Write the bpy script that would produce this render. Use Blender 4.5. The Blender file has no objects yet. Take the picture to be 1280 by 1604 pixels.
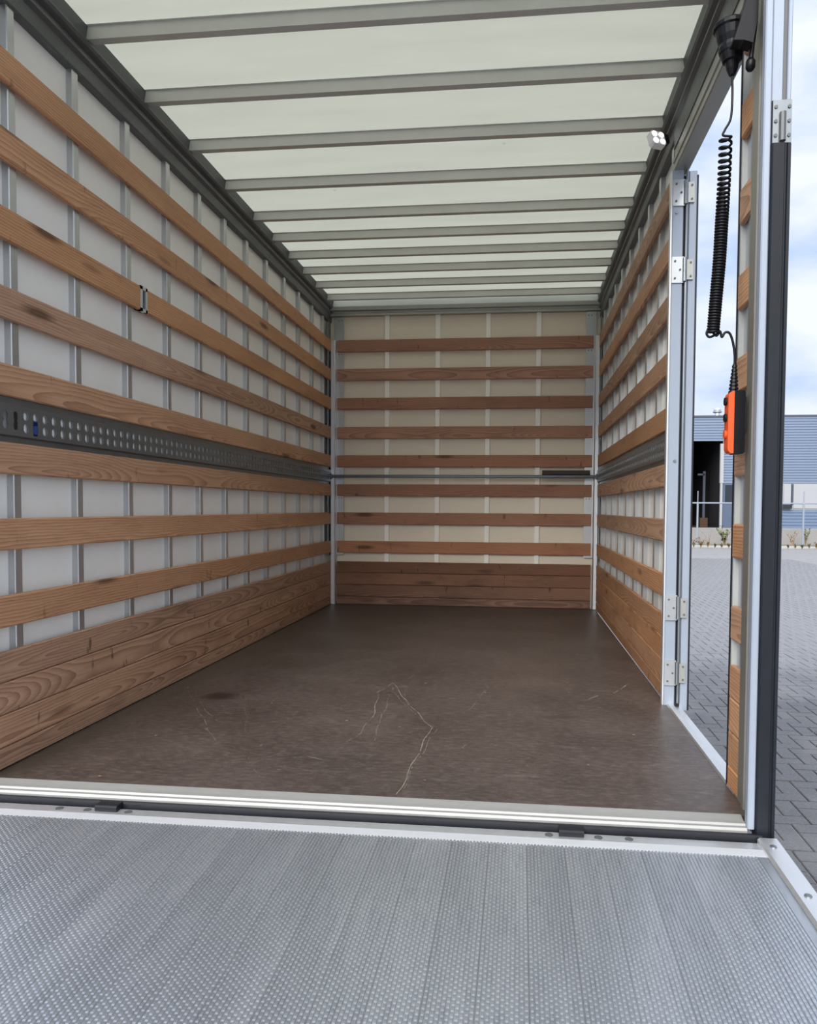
import bpy, math, random
from mathutils import Vector, Matrix

random.seed(7)
scene = bpy.context.scene
col = scene.collection
D = bpy.data

# ------------------------------------------------------------------ camera
# fitted to the photograph: 26 mm-equivalent phone lens, slightly cropped frame
FPX, PCX, PCY = 1160.6, 685.44, 841.87
CAM = Vector((1.58021, -2.03333, 0.81826))
RX = Vector((0.99387349, 0.11034496, 0.00628356))
DN = Vector((0.01060041, -0.03857841, -0.99919935))
FW = Vector((-0.1100142, 0.99314435, -0.03951176))
cd = D.cameras.new('camera'); cam = D.objects.new('camera', cd); col.objects.link(cam)
cd.sensor_fit = 'HORIZONTAL'; cd.sensor_width = 36.0; cd.lens = FPX / 1280 * 36
cd.shift_x = (640 - PCX) / 1280; cd.shift_y = (PCY - 802) / 1280
cd.clip_start = 0.02; cd.clip_end = 600
m3 = Matrix((RX, -DN, -FW)).transposed()
cam.matrix_world = Matrix.Translation(CAM) @ m3.to_4x4()
scene.camera = cam

def at(u, v, axis, val):
    """photo pixel -> point on the plane  coordinate[axis] = val"""
    d = RX * ((u - PCX) / FPX) + DN * ((v - PCY) / FPX) + FW
    t = (val - CAM[axis]) / d[axis]
    return CAM + d * t

def px(P):
    q = Vector(P) - CAM
    z = q.dot(FW)
    return PCX + FPX * q.dot(RX) / z, PCY + FPX * q.dot(DN) / z, z

# ------------------------------------------------------------------ sky
wd = D.worlds.new('sky'); scene.world = wd; wd.use_nodes = True
nt = wd.node_tree; nt.nodes.clear()
def wn(t, **k):
    n = nt.nodes.new(t)
    for a, b in k.items(): setattr(n, a, b)
    return n
tc = wn('ShaderNodeTexCoord'); mp = wn('ShaderNodeMapping'); mp.inputs['Scale'].default_value = (1, 1, 2.6)
ns = wn('ShaderNodeTexNoise'); ns.inputs['Scale'].default_value = 3.4; ns.inputs['Detail'].default_value = 7; ns.inputs['Roughness'].default_value = .52
rp = wn('ShaderNodeValToRGB')
rp.color_ramp.elements[0].position = .36; rp.color_ramp.elements[0].color = (.50, .64, .90, 1)
rp.color_ramp.elements[1].position = .56; rp.color_ramp.elements[1].color = (.86, .91, 1.0, 1)
bg = wn('ShaderNodeBackground'); bg.inputs['Strength'].default_value = .635
out = wn('ShaderNodeOutputWorld')
L = nt.links.new
L(tc.outputs['Generated'], mp.inputs['Vector']); L(mp.outputs[0], ns.inputs['Vector'])
L(ns.outputs['Fac'], rp.inputs['Fac']); L(rp.outputs[0], bg.inputs['Color']); L(bg.outputs[0], out.inputs['Surface'])

# veiled sun behind thin cloud
sd = D.lights.new('sun', 'SUN'); sun = D.objects.new('sun', sd); col.objects.link(sun)
sd.energy = 2.8; sd.angle = math.radians(50); sd.color = (1, .97, .92)
sun.rotation_euler = (math.radians(54), 0, math.radians(-16))

scene.view_settings.view_transform = 'Standard'; scene.view_settings.look = 'None'
scene.view_settings.gamma = 1; scene.view_settings.use_curve_mapping = False
scene.view_settings.exposure = 0.80
scene.cycles.max_bounces = 14; scene.cycles.diffuse_bounces = 9; scene.cycles.transmission_bounces = 12

# ------------------------------------------------------------------ node helpers
class NT:
    def __init__(s, name):
        s.m = D.materials.new(name); s.m.use_nodes = True
        s.t = s.m.node_tree; s.t.nodes.clear()
        s.out = s.t.nodes.new('ShaderNodeOutputMaterial')
    def n(s, t, ins=None, **k):
        n = s.t.nodes.new('ShaderNode' + t)
        for a, b in k.items(): setattr(n, a, b)
        for a, b in (ins or {}).items(): s.set(n.inputs[a], b)
        return n
    def set(s, sock, v):
        if hasattr(v, 'is_output') or isinstance(v, bpy.types.NodeSocket): s.t.links.new(v, sock)
        else: sock.default_value = v
    def math(s, op, a, b=None, c=None, clamp=False):
        n = s.t.nodes.new('ShaderNodeMath'); n.operation = op; n.use_clamp = clamp
        for i, v in enumerate((a, b, c)):
            if v is not None: s.set(n.inputs[i], v)
        return n.outputs[0]
    def vm(s, op, a, b=None, o=0, **k):
        n = s.t.nodes.new('ShaderNodeVectorMath'); n.operation = op
        s.set(n.inputs[0], a)
        if b is not None: s.set(n.inputs['Scale' if op == 'SCALE' else 1], b)
        return n.outputs['Value' if op in ('DOT_PRODUCT', 'LENGTH') else 0]
    def mix(s, f, a, b, mode='MIX'):
        n = s.t.nodes.new('ShaderNodeMix'); n.data_type = 'RGBA'; n.blend_type = mode; n.clamp_factor = True
        s.set(n.inputs[0], f); s.set(n.inputs[6], a); s.set(n.inputs[7], b)
        return n.outputs[2]
    def noise(s, vec, scale, detail=3, rough=.5, dist=0):
        n = s.n('TexNoise', {'Scale': scale, 'Detail': detail, 'Roughness': rough, 'Distortion': dist})
        if vec is not None: s.set(n.inputs['Vector'], vec)
        return n.outputs['Fac']
    def mr(s, v, a, b, c=0.0, d=1.0):
        n = s.n('MapRange', {'Value': v, 'From Min': a, 'From Max': b, 'To Min': c, 'To Max': d}); n.clamp = True
        return n.outputs[0]
    def mapping(s, vec, scale=(1, 1, 1), loc=(0, 0, 0)):
        n = s.n('Mapping', {'Scale': scale, 'Location': loc}); s.set(n.inputs['Vector'], vec); return n.outputs[0]
    def pbr(s, color, rough=.5, metal=0.0, bump=None, bs=.3, bd=.002, spec=.5):
        p = s.n('BsdfPrincipled')
        s.set(p.inputs['Base Color'], color); s.set(p.inputs['Roughness'], rough); s.set(p.inputs['Metallic'], metal)
        p.inputs['Specular IOR Level'].default_value = spec
        if bump is not None:
            b = s.n('Bump', {'Strength': bs, 'Distance': bd, 'Height': bump}); s.t.links.new(b.outputs[0], p.inputs['Normal'])
        s.t.links.new(p.outputs[0], s.out.inputs['Surface'])
        return p
def c4(r, g, b): return (r, g, b, 1)
def s2l(r, g, b):
    f = lambda x: ((x / 255 + .055) / 1.055) ** 2.4 if x > 10 else x / 255 / 12.92
    return (f(r), f(g), f(b), 1)
MAT = {}

def wood(name, light, mid, dark, dirt=.25, stain=.0):
    s = NT(name)
    t = s.n('TexCoord').outputs['Object']; rnd = s.n('ObjectInfo').outputs['Random']
    off = s.vm('SCALE', (37.0, 11.0, 23.0), rnd)
    p = s.vm('ADD', t, off)
    # log axis wanders slowly along the board so the rings open into long flames
    wob = s.noise(s.mapping(p, (.5, .3, .3)), 1.0, 2, .5)
    r1 = s.math('SUBTRACT', s.math('MULTIPLY', wob, .34), .17)
    fine = s.math('MULTIPLY', s.math('SUBTRACT', s.noise(s.mapping(p, (6, 30, 30)), 1.0, 3, .6), .5), .016)
    sx = s.n('SeparateXYZ', {'Vector': t})
    z = s.math('ADD', s.math('ADD', sx.outputs['Z'], s.math('MULTIPLY', s.math('SUBTRACT', rnd, .5), .09)), fine)
    y = s.math('ADD', s.math('ADD', sx.outputs['Y'], r1), .02)
    rad = s.math('SQRT', s.math('ADD', s.math('MULTIPLY', z, z), s.math('MULTIPLY', y, y)))
    ring = s.math('FRACT', s.math('MULTIPLY', rad, 105))
    ring = s.math('POWER', ring, 1.6)
    fib = s.noise(s.mapping(p, (5, 260, 260)), 1.0, 3, .65)
    big = s.noise(s.mapping(p, (1.2, 6, 6)), 1.0, 3, .55)
    f = s.math('ADD', s.math('MULTIPLY', ring, .46), s.math('MULTIPLY', fib, .5))
    f = s.math('ADD', f, s.math('MULTIPLY', s.math('SUBTRACT', big, .5), .55))
    rp = s.n('ValToRGB', {'Fac': f}); e = rp.color_ramp.elements
    e[0].position = .15; e[0].color = light; e[1].position = .95; e[1].color = dark
    k = e.new(.55); k.color = mid
    c = rp.outputs[0]
    # value shift from board to board
    hv = s.n('HueSaturation', {'Color': c, 'Saturation': s.math('ADD', s.math('MULTIPLY', rnd, .2), .80),
                               'Value': s.math('ADD', s.math('MULTIPLY', s.math('FRACT', s.math('MULTIPLY', rnd, 7.3)), .28), .86)})
    c = hv.outputs[0]
    vo = s.n('TexVoronoi', {'Vector': s.mapping(p, (1.5, 7, 7)), 'Scale': 1.0, 'Randomness': 1.0})
    knot = s.mr(vo.outputs['Distance'], .06, .16, 1, 0)
    c = s.mix(s.math('MULTIPLY', knot, .75), c, s2l(62, 36, 20))
    d = s.mr(s.noise(s.mapping(p, (2, 9, 9)), 1.0, 5, .7), .52, .75)
    c = s.mix(s.math('MULTIPLY', d, dirt), c, s2l(66, 48, 36))
    # drips and scuffs across the boards
    sc = s.mr(s.noise(s.mapping(p, (22, 5, 7)), 1.0, 3, .6), .66, .72)
    c = s.mix(s.math('MULTIPLY', sc, .35 + stain), c, s2l(44, 28, 22))
    s.pbr(c, s.math('ADD', s.math('MULTIPLY', fib, .2), .5), 0, f, .25, .0012, .35)
    return s.m
MAT['wood'] = wood('larch_wood', s2l(202, 152, 110), s2l(174, 124, 84), s2l(126, 82, 52))
MAT['wood_kick'] = wood('scuffed_larch_wood', s2l(190, 142, 100), s2l(160, 110, 74), s2l(106, 68, 44), .5, .3)
MAT['wood_dirty_shaded'] = wood('dirty_shaded_kick_larch_wood', s2l(142, 98, 70), s2l(112, 74, 52), s2l(72, 44, 32), .7, .5)  # dirt, plus shade put into the tones to offset sun on the boards
MAT['wood_back'] = wood('reddish_larch_wood', s2l(182, 128, 94), s2l(158, 106, 76), s2l(112, 72, 50), .35, .15)

def plain(name, c, rough=.5, metal=0.0, var=.12, vs=6.0, bump=.0, spec=.5, stretch=(1, 1, 1)):
    s = NT(name); t = s.n('TexCoord').outputs['Object']
    q = s.mapping(t, stretch)
    n1 = s.noise(q, vs, 5, .6); n2 = s.noise(q, vs * 9, 3, .6)
    v = s.math('ADD', s.math('MULTIPLY', s.math('SUBTRACT', n1, .5), var * 2), 1.0)
    v = s.math('ADD', v, s.math('MULTIPLY', s.math('SUBTRACT', n2, .5), var))
    cc = s.vm('SCALE', c[:3], v)
    rr = s.math('ADD', s.math('MULTIPLY', s.math('SUBTRACT', n2, .5), .2), rough)
    s.pbr(cc, rr, metal, n2 if bump else None, bump, .001, spec)
    return s.m
MAT['panel'] = plain('white_composite_panel', s2l(244, 243, 238), .38, 0, .04, 3)
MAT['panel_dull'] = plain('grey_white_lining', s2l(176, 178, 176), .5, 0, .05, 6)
MAT['panel_back'] = plain('cream_plywood_panel', s2l(232, 221, 200), .5, 0, .06, 3, stretch=(1, 1, 4))
MAT['alu'] = plain('mill_aluminium', c4(.74, .75, .77), .42, .85, .08, 9)
MAT['stud'] = plain('galvanised_stud', c4(.56, .57, .57), .33, .8, .08, 14)
MAT['stud_back'] = plain('pale_painted_stud', s2l(248, 245, 236), .4, .0, .05, 14)
MAT['galv'] = plain('galvanised_steel', c4(.24, .26, .275), .38, .85, .14, 18)
MAT['rail'] = plain('dull_roof_rail', c4(.125, .13, .13), .5, .4, .12, 7)
MAT['darksteel'] = plain('dark_steel', c4(.10, .11, .12), .4, .7, .15, 18)
MAT['header'] = plain('dull_header_rail', c4(.40, .40, .37), .45, .6, .12, 7)
MAT['bow'] = plain('grey_roof_bow', c4(.60, .60, .56), .5, .3, .08, 7)
MAT['white_alu'] = plain('white_lacquered_aluminium', s2l(152, 161, 174), .42, .2, .05, 8)
MAT['strip'] = plain('bright_brushed_aluminium', c4(.62, .635, .66), .6, .4, .08, 12, stretch=(1, 5, 1))
MAT['sill'] = plain('worn_sill_aluminium', c4(.36, .36, .345), .55, .5, .12, 12, stretch=(1, 5, 1))
MAT['bronze'] = plain('dirty_frame_aluminium', c4(.30, .285, .25), .42, .6, .12, 8)
MAT['black'] = plain('black_rubber', c4(.010, .011, .015), .5, 0, .2, 9, spec=.3)
MAT['blackpost'] = plain('black_scuffed_rubber_post', c4(.010, .012, .017), .45, 0, .3, 16, spec=.3, stretch=(1, 1, .3))
MAT['plastic'] = plain('black_plastic', c4(.005, .005, .007), .4, 0, .1, 9, spec=.25)
MAT['orange'] = plain('orange_plastic', s2l(222, 84, 36), .4, 0, .05, 20)
MAT['blue'] = plain('blue_webbing', s2l(34, 62, 132), .7, 0, .15, 60)
MAT['lens'] = plain('frosted_lamp_lens', c4(.9, .9, .92), .2, 0, .02, 20)
MAT['darkwood'] = plain('dark_stained_wood', s2l(52, 38, 28), .6, 0, .3, 12, stretch=(1, 6, 6))

# lamp diodes
s = NT('white_led'); e = s.n('Emission', {'Color': (1, 1, 1, 1), 'Strength': 1.1}); s.t.links.new(e.outputs[0], s.out.inputs['Surface']); MAT['led'] = s.m

# translucent roof sheet
s = NT('translucent_roof_sheet'); t = s.n('TexCoord').outputs['Object']
n1 = s.noise(s.mapping(t, (1, 6, 1)), 1.6, 5, .6); n2 = s.noise(s.mapping(t, (2, 90, 1)), 3, 2, .5)
vo = s.n('TexVoronoi', {'Vector': t, 'Scale': 2.3}); spot = s.mr(vo.outputs['Distance'], .012, .03, 1, 0)
c = s.mix(s.mr(n1, .3, .75), c4(.75, .755, .69), c4(.705, .71, .645))
c = s.mix(s.math('MULTIPLY', s.mr(n2, .45, .7), .12), c, c4(.78, .80, .72))
c = s.mix(s.math('MULTIPLY', spot, .5), c, c4(.45, .46, .44))
df = s.n('BsdfDiffuse', {'Color': c}); tr = s.n('BsdfTranslucent', {'Color': c})
mx = s.n('MixShader', {0: .70}); s.t.links.new(df.outputs[0], mx.inputs[1]); s.t.links.new(tr.outputs[0], mx.inputs[2])
s.t.links.new(mx.outputs[0], s.out.inputs['Surface']); MAT['roof'] = s.m

# ------------------------------------------------------------------ mesh helpers
class MB:
    def __init__(s): s.v = []; s.f = []
    def poly(s, pts):
        b = len(s.v); s.v += [tuple(p) for p in pts]; s.f.append(tuple(range(b, b + len(pts)))); return s
    def box(s, a, b, ch=0):
        (x0, y0, z0), (x1, y1, z1) = a, b
        if x1 < x0: x0, x1 = x1, x0
        if y1 < y0: y0, y1 = y1, y0
        if z1 < z0: z0, z1 = z1, z0
        i = len(s.v)
        s.v += [(x0, y0, z0), (x1, y0, z0), (x1, y1, z0), (x0, y1, z0), (x0, y0, z1), (x1, y0, z1), (x1, y1, z1), (x0, y1, z1)]
        s.f += [tuple(i + k for k in q) for q in ((3, 2, 1, 0), (4, 5, 6, 7), (0, 1, 5, 4), (1, 2, 6, 5), (2, 3, 7, 6), (3, 0, 4, 7))]
        return s
    def prism(s, prof, axis, a, b, caps=True):
        """closed 2-D profile extruded along an axis; profile axes are the two others in xyz order"""
        n = len(prof); i = len(s.v)
        def pt(p, t):
            q = list(p); q.insert(axis, t); return tuple(q)
        s.v += [pt(p, a) for p in prof] + [pt(p, b) for p in prof]
        for k in range(n):
            j = (k + 1) % n; s.f.append((i + k, i + j, i + n + j, i + n + k))
        if caps: s.f += [tuple(i + k for k in reversed(range(n))), tuple(i + n + k for k in range(n))]
        return s
    def cbox(s, a, b, ch, axis):
        """box with chamfered long edges along axis"""
        o = [k for k in range(3) if k != axis]
        (p0, q0), (p1, q1) = [(min(a[k], b[k])) for k in o], [(max(a[k], b[k])) for k in o]
        pr = [(p0 + ch, q0), (p1 - ch, q0), (p1, q0 + ch), (p1, q1 - ch), (p1 - ch, q1), (p0 + ch, q1), (p0, q1 - ch), (p0, q0 + ch)]
        return s.prism(pr, axis, min(a[axis], b[axis]), max(a[axis], b[axis]))
    def tube(s, pts, r, n=8, caps=True):
        pts = [Vector(p) for p in pts]; R = r if hasattr(r, '__len__') else [r] * len(pts)
        i = len(s.v); up = None
        for k, p in enumerate(pts):
            d = (pts[min(k + 1, len(pts) - 1)] - pts[max(k - 1, 0)]).normalized()
            if up is None: up = Vector((1, 0, 0)) if abs(d.x) < .8 else Vector((0, 1, 0))
            a = d.cross(up).normalized(); b = a.cross(d).normalized(); up = b
            for j in range(n):
                w = 2 * math.pi * j / n; s.v.append(tuple(p + (a * math.cos(w) + b * math.sin(w)) * R[k]))
        for k in range(len(pts) - 1):
            for j in range(n):
                j2 = (j + 1) % n; s.f.append((i + k * n + j, i + k * n + j2, i + (k + 1) * n + j2, i + (k + 1) * n + j))
        if caps:
            s.f.append(tuple(i + j for j in reversed(range(n)))); m = i + (len(pts) - 1) * n; s.f.append(tuple(m + j for j in range(n)))
        return s
    def cyl(s, c, r, h, axis=2, n=12):
        c = Vector(c); d = Vector([1 if k == axis else 0 for k in range(3)])
        return s.tube([c, c + d * h], r, n)
    def mesh(s, name, mat=None, smooth=False):
        me = D.meshes.new(name); me.from_pydata(s.v, [], s.f); me.validate()
        import bmesh
        bm = bmesh.new(); bm.from_mesh(me); bmesh.ops.recalc_face_normals(bm, faces=bm.faces); bm.to_mesh(me); bm.free()
        if mat: me.materials.append(MAT[mat] if isinstance(mat, str) else mat)
        if smooth: me.polygons.foreach_set('use_smooth', [True] * len(me.polygons))
        return me
def link(name, me, parent=None, loc=(0, 0, 0), rot=(0, 0, 0)):
    o = D.objects.new(name, me); col.objects.link(o); o.location = loc; o.rotation_euler = rot
    if parent: o.parent = parent
    return o
def build(name, mb, mat, parent=None, loc=(0, 0, 0), rot=(0, 0, 0), smooth=False):
    return link(name, mb.mesh(name, mat, smooth), parent, loc, rot)
def tag(o, label, cat, group=None, kind=None):
    o['label'] = label; o['category'] = cat
    if group: o['group'] = group
    if kind: o['kind'] = kind
    return o
def struct(o, label, cat): return tag(o, label, cat, kind='structure')
def empty(name, loc=(0, 0, 0)):
    o = D.objects.new(name, None); col.objects.link(o); o.location = loc; o.empty_display_size = .1; return o

# ================================================================== CARGO BOX
W, LEN = 2.2, 4.095          # between plank faces, sill to back planks
GZ = -.90                    # street level below the cargo floor
ZT = [2.216, 1.977, 1.736, 1.494, 1.257, 1.015, .778, .538]      # plank top edges
PH = .099                                                      # plank height
KZ = [.366, .270, .170, .068, .002]                             # kick board joints
TP = .018                                                      # plank thickness

# ---- floor with scratches and stain
s = NT('brown_film_plywood_floor'); t = s.n('TexCoord').outputs['Object']
base = s.noise(s.mapping(t, (1, 1, 1)), 2.2, 6, .62); grain = s.noise(s.mapping(t, (9, 60, 1)), 2.0, 4, .65); fine = s.noise(t, 160, 2, .6)
c = s.mix(s.mr(base, .3, .72), s2l(58, 49, 45), s2l(88, 77, 72))
c = s.mix(s.math('MULTIPLY', s.mr(grain, .45, .75), .4), c, s2l(104, 93, 87))
c = s.mix(s.math('MULTIPLY', s.mr(fine, .5, .8), .25), c, s2l(60, 48, 42))
wear = s.math('MULTIPLY', s.mr(s.noise(s.mapping(t, (2.2, 6, 1)), 2.4, 6, .7), .58, .74), .5)
c = s.mix(wear, c, s2l(122, 112, 106))
mot = s.noise(s.mapping(t, (1, 2.2, 1)), 28, 5, .75)
c = s.mix(s.math('MULTIPLY', s.mr(mot, .5, .72), .5), c, s2l(116, 106, 99))
c = s.mix(s.math('MULTIPLY', s.mr(mot, .5, .3), .5), c, s2l(48, 39, 36))
flk = s.n('TexVoronoi', {'Vector': s.mapping(t, (1, 1.5, 1)), 'Scale': 9}); fl = s.mr(flk.outputs['Distance'], .03, .06, 1, 0)
c = s.mix(s.math('MULTIPLY', fl, s.mr(s.noise(t, 5, 1), .5, .6)), c, s2l(168, 154, 138))
def seg_list():
    P = [  # scratch polylines in photo pixels, width (m), strength
        ([(590, 1085), (616, 1070), (640, 1103), (676, 1139), (622, 1245)], .006, .75),
        ([(684, 1142), (640, 1215), (628, 1245)], .004, .5),
        ([(594, 1082), (586, 1118), (565, 1148), (532, 1168)], .006, .6),
        ([(616, 1076), (596, 1130), (584, 1163)], .005, .5),
        ([(612, 1080), (648, 1118), (675, 1137)], .004, .5),
        ([(636, 1100), (634, 1067), (676, 1036), (690, 985)], .006, .32),
        ([(295, 1082), (336, 1160)], .005, .5), ([(312, 1100), (342, 1133)], .004, .45),
        ([(384, 1090), (386, 1150)], .004, .35), ([(362, 1190), (398, 1190)], .005, .6),
        ([(418, 1150), (474, 1110)], .005, .4), ([(406, 1218), (395, 1198), (470, 1165)], .005, .35),
        ([(734, 1112), (748, 1098), (766, 1074)], .005, .55), ([(760, 1070), (770, 1085)], .005, .4),
        ([(836, 965), (838, 990), (815, 1030)], .007, .3), ([(923, 1096), (936, 1089)], .008, .8),
        ([(963, 1086), (980, 1073)], .008, .8), ([(722, 1175), (733, 1166)], .008, .6),
        ([(550, 1200), (640, 1160)], .004, .25), ([(700, 1000), (660, 1045)], .006, .25),
        ([(436, 1092), (426, 1098)], .006, .45), ([(482, 1184), (505, 1190)], .008, .6),
        ([(530, 1050), (545, 1020), (580, 1008)], .006, .2), ([(740, 1000), (728, 1030)], .006, .25)]
    for pts, w, st in P:
        q = [at(u, v, 2, 0) for u, v in pts]
        for a, b in zip(q, q[1:]): yield a, b, w, st
jit = s.vm('SCALE', s.vm('SUBTRACT', s.n('TexNoise', {'Vector': t, 'Scale': 9.0, 'Detail': 2}).outputs['Color'], (.5, .5, .5)), .03)
st = at(345, 1090, 2, 0)
sv = s.vm('MULTIPLY', s.vm('SUBTRACT', s.vm('ADD', t, s.vm('SCALE', jit, 1.5)), (st.x, st.y, 0)), (1 / .085, 1 / .075, 0))
c = s.mix(s.mr(s.vm('LENGTH', sv), .5, 1.1, .85, 0), c, s2l(40, 27, 24))
st = at(880, 1123, 2, 0)
sv = s.vm('MULTIPLY', s.vm('SUBTRACT', s.vm('ADD', t, s.vm('SCALE', jit, 2)), (st.x, st.y, 0)), (1 / .09, 1 / .03, 0))
c = s.mix(s.mr(s.vm('LENGTH', sv), .3, 1.1, .55, 0), c, s2l(54, 42, 36))
# grime along the left kick boards
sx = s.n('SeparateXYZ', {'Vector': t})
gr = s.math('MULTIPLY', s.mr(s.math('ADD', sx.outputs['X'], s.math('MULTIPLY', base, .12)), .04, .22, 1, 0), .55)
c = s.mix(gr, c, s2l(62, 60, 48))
s.pbr(c, s.math('ADD', s.math('MULTIPLY', base, .25), .30), 0, grain, .12, .001, .45)
MAT['floor'] = s.m
fl = build('floor', MB().box((-.06, 0, -.03), (2.2, 4.16, 0)), 'floor')
# scratches gouged through the brown film: thin ragged slivers of pale wood
s = NT('pale_gouged_wood'); pos = s.n('NewGeometry').outputs['Position']
p_ = s.pbr(s.mix(s.noise(pos, 60, 3, .6), s2l(112, 103, 95), s2l(150, 140, 128)), .8)
MAT['gouge'] = s.m
m = MB()
for a, b, w, st in seg_list():
    ln = (b - a).length; n = max(2, int(ln / .02)); d = (b - a).normalized(); nn = Vector((-d.y, d.x, 0)); ph = random.uniform(0, 9)
    prev = None
    for k in range(n + 1):
        f = k / n; c_ = a.lerp(b, f) + nn * (.004 * math.sin(ph + f * ln * 23) + random.uniform(-.001, .001)); c_.z = .0006
        hw_ = w * .5 * st * random.uniform(.35, 1.1)
        cur = (c_ + nn * hw_, c_ - nn * hw_)
        if prev and random.random() < .35 + st * .75: m.poly([prev[0], prev[1], cur[1], cur[0]])
        prev = cur
rg = random.Random(3)
for k in range(70):   # splinters and crumbs
    c_ = Vector((rg.uniform(.3, 2.1), rg.uniform(.1, 2.6), .0008)); d = Vector((rg.uniform(-1, 1), rg.uniform(-1, 1), 0)).normalized(); nn = Vector((-d.y, d.x, 0))
    l_, w_ = rg.uniform(.003, .014), rg.uniform(.001, .003)
    m.poly([c_ - d * l_, c_ + nn * w_, c_ + d * l_, c_ - nn * w_])
o = build('scratches', m, 'gouge', fl); o['kind'] = 'stuff'
struct(fl, 'scratched dark brown plywood cargo floor', 'floor')

# ---- shared plank meshes (long axis = local X, face = local -Y, height = local Z)
PM = {}
def plank_mesh(length, height, mat):
    k = (round(length, 4), round(height, 4), mat)
    if k not in PM:
        PM[k] = MB().cbox((0, 0, 0), (length, TP, height), .004, 0).mesh('plank', mat)
    return PM[k]
def plank(parent, side, a, b, z0, z1, mat):
    """side: L face at x=0 (+x), R face at x=W (-x), B face at y=LEN (-y); a..b along the wall"""
    me = plank_mesh(b - a, z1 - z0, mat)
    if side == 'B': return link('plank', me, parent, (a, LEN, z0))
    if side == 'R': return link('plank', me, parent, (W, b, z0), (0, 0, -math.pi / 2))
    return link('plank', me, parent, (0, a, z0), (0, 0, math.pi / 2))

SD = .024                     # stud depth
XP = -TP - SD                 # left panel face
def stud_mesh(h, w, mat, key):
    if key not in PM:
        r = .006
        m = MB().prism([(-w / 2, SD), (-w / 2, r * .4), (-w / 2 + r * .4, 0), (w / 2 - r * .4, 0), (w / 2, r * .4), (w / 2, SD)], 2, 0, h)
        PM[key] = m.mesh('stud', mat)
    return PM[key]
def stud(parent, side, t, z0, z1, mat='stud', w=.036):
    me = stud_mesh(z1 - z0, w, mat, ('stud', round(z1 - z0, 3), mat, w))
    if side == 'B': return link('stud', me, parent, (t, LEN + TP, z0))
    if side == 'R': return link('stud', me, parent, (W + TP, t, z0), (0, 0, -math.pi / 2))
    return link('stud', me, parent, (-TP, t, z0), (0, 0, math.pi / 2))

# ---- perforated lashing rail (face = local -Y, long axis local X)
RZ0, RZ1, RF0, RF1 = 1.014, 1.158, 1.037, 1.131
def lash_rail(parent, side, a, b, first_slots=0):
    pitch = .048; n = int((b - a) / pitch); m = MB()
    length = b - a; fy = -.004
    cells = [(k * pitch, (k + 1) * pitch) for k in range(n)] + ([(n * pitch, length)] if length - n * pitch > .004 else [])
    mid = (RF0 + RF1) / 2
    for k, (x0, x1) in enumerate(cells):
        if x1 - x0 < pitch * .9:
            m.poly([(x0, fy, RF0), (x1, fy, RF0), (x1, fy, RF1), (x0, fy, RF1)]); continue
        cx = (x0 + x1) / 2
        rows = [(RF0, mid), (mid, RF1)]
        for q0, q1 in rows:
            cz = (q0 + q1) / 2 + (.004 if q0 < mid - .01 else -.004)
            if k < first_slots: cz = mid + (-.014 if q0 < mid - .01 else .014)
            N = 8; hw, hh = .0115, .014
            hole = [(cx + hw * (1.0 if abs(math.cos(w)) > .5 else .5) * (1 if math.cos(w) > 0 else -1) * (1 if abs(math.cos(w)) > .01 else 0),
                     cz + hh * math.copysign(1 if abs(math.sin(w)) > .5 else .45, math.sin(w))) for w in [math.pi * (2 * j + 1) / N for j in range(N)]]
            # frame: angle-sorted rectangle ring, 8 points
            rect = [(x1, (q0 + q1) / 2 + (q1 - q0) / 4), (cx + pitch / 4, q1), (cx - pitch / 4, q1), (x0, (q0 + q1) / 2 + (q1 - q0) / 4),
                    (x0, (q0 + q1) / 2 - (q1 - q0) / 4), (cx - pitch / 4, q0), (cx + pitch / 4, q0), (x1, (q0 + q1) / 2 - (q1 - q0) / 4)]
            cor = {0: (x1, q1), 2: (x0, q1), 4: (x0, q0), 6: (x1, q0)}
            for j in range(N):
                j2 = (j + 1) % N
                pts = [(hole[j][0], fy, hole[j][1]), (rect[j][0], fy, rect[j][1])]
                if j in cor: pts.append((cor[j][0], fy, cor[j][1]))
                pts += [(rect[j2][0], fy, rect[j2][1]), (hole[j2][0], fy, hole[j2][1])]
                m.poly(pts)
                m.poly([(hole[j][0], fy, hole[j][1]), (hole[j2][0], fy, hole[j2][1]), (hole[j2][0], fy + .003, hole[j2][1]), (hole[j][0], fy + .003, hole[j][1])])
    for (za, ya), (zb, yb) in [((RF1, fy), (RF1 + .004, fy + .016)), ((RF1 + .004, fy + .016), (RZ1, fy + .016)),
                               ((RF0, fy), (RF0 - .004, fy + .016)), ((RF0 - .004, fy + .016), (RZ0, fy + .016))]:
        m.poly([(0, ya, za), (length, ya, za), (length, yb, zb), (0, yb, zb)])
    me = m.mesh('lashing_rail', 'galv')
    bk = MB().box((first_slots * pitch + .002, .0045, RF0 - .002), (length, .010, RF1 + .002)).mesh('added_hole_brightener', 'panel')  # white strip added close behind the holes to catch light and brighten them
    o = link('lashing_rail', me, parent, (W, b, 0), (0, 0, -math.pi / 2)) if side == 'R' else link('lashing_rail', me, parent, (0, a, 0), (0, 0, math.pi / 2))
    link('added_hole_brightener', bk, o)
    return o

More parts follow.
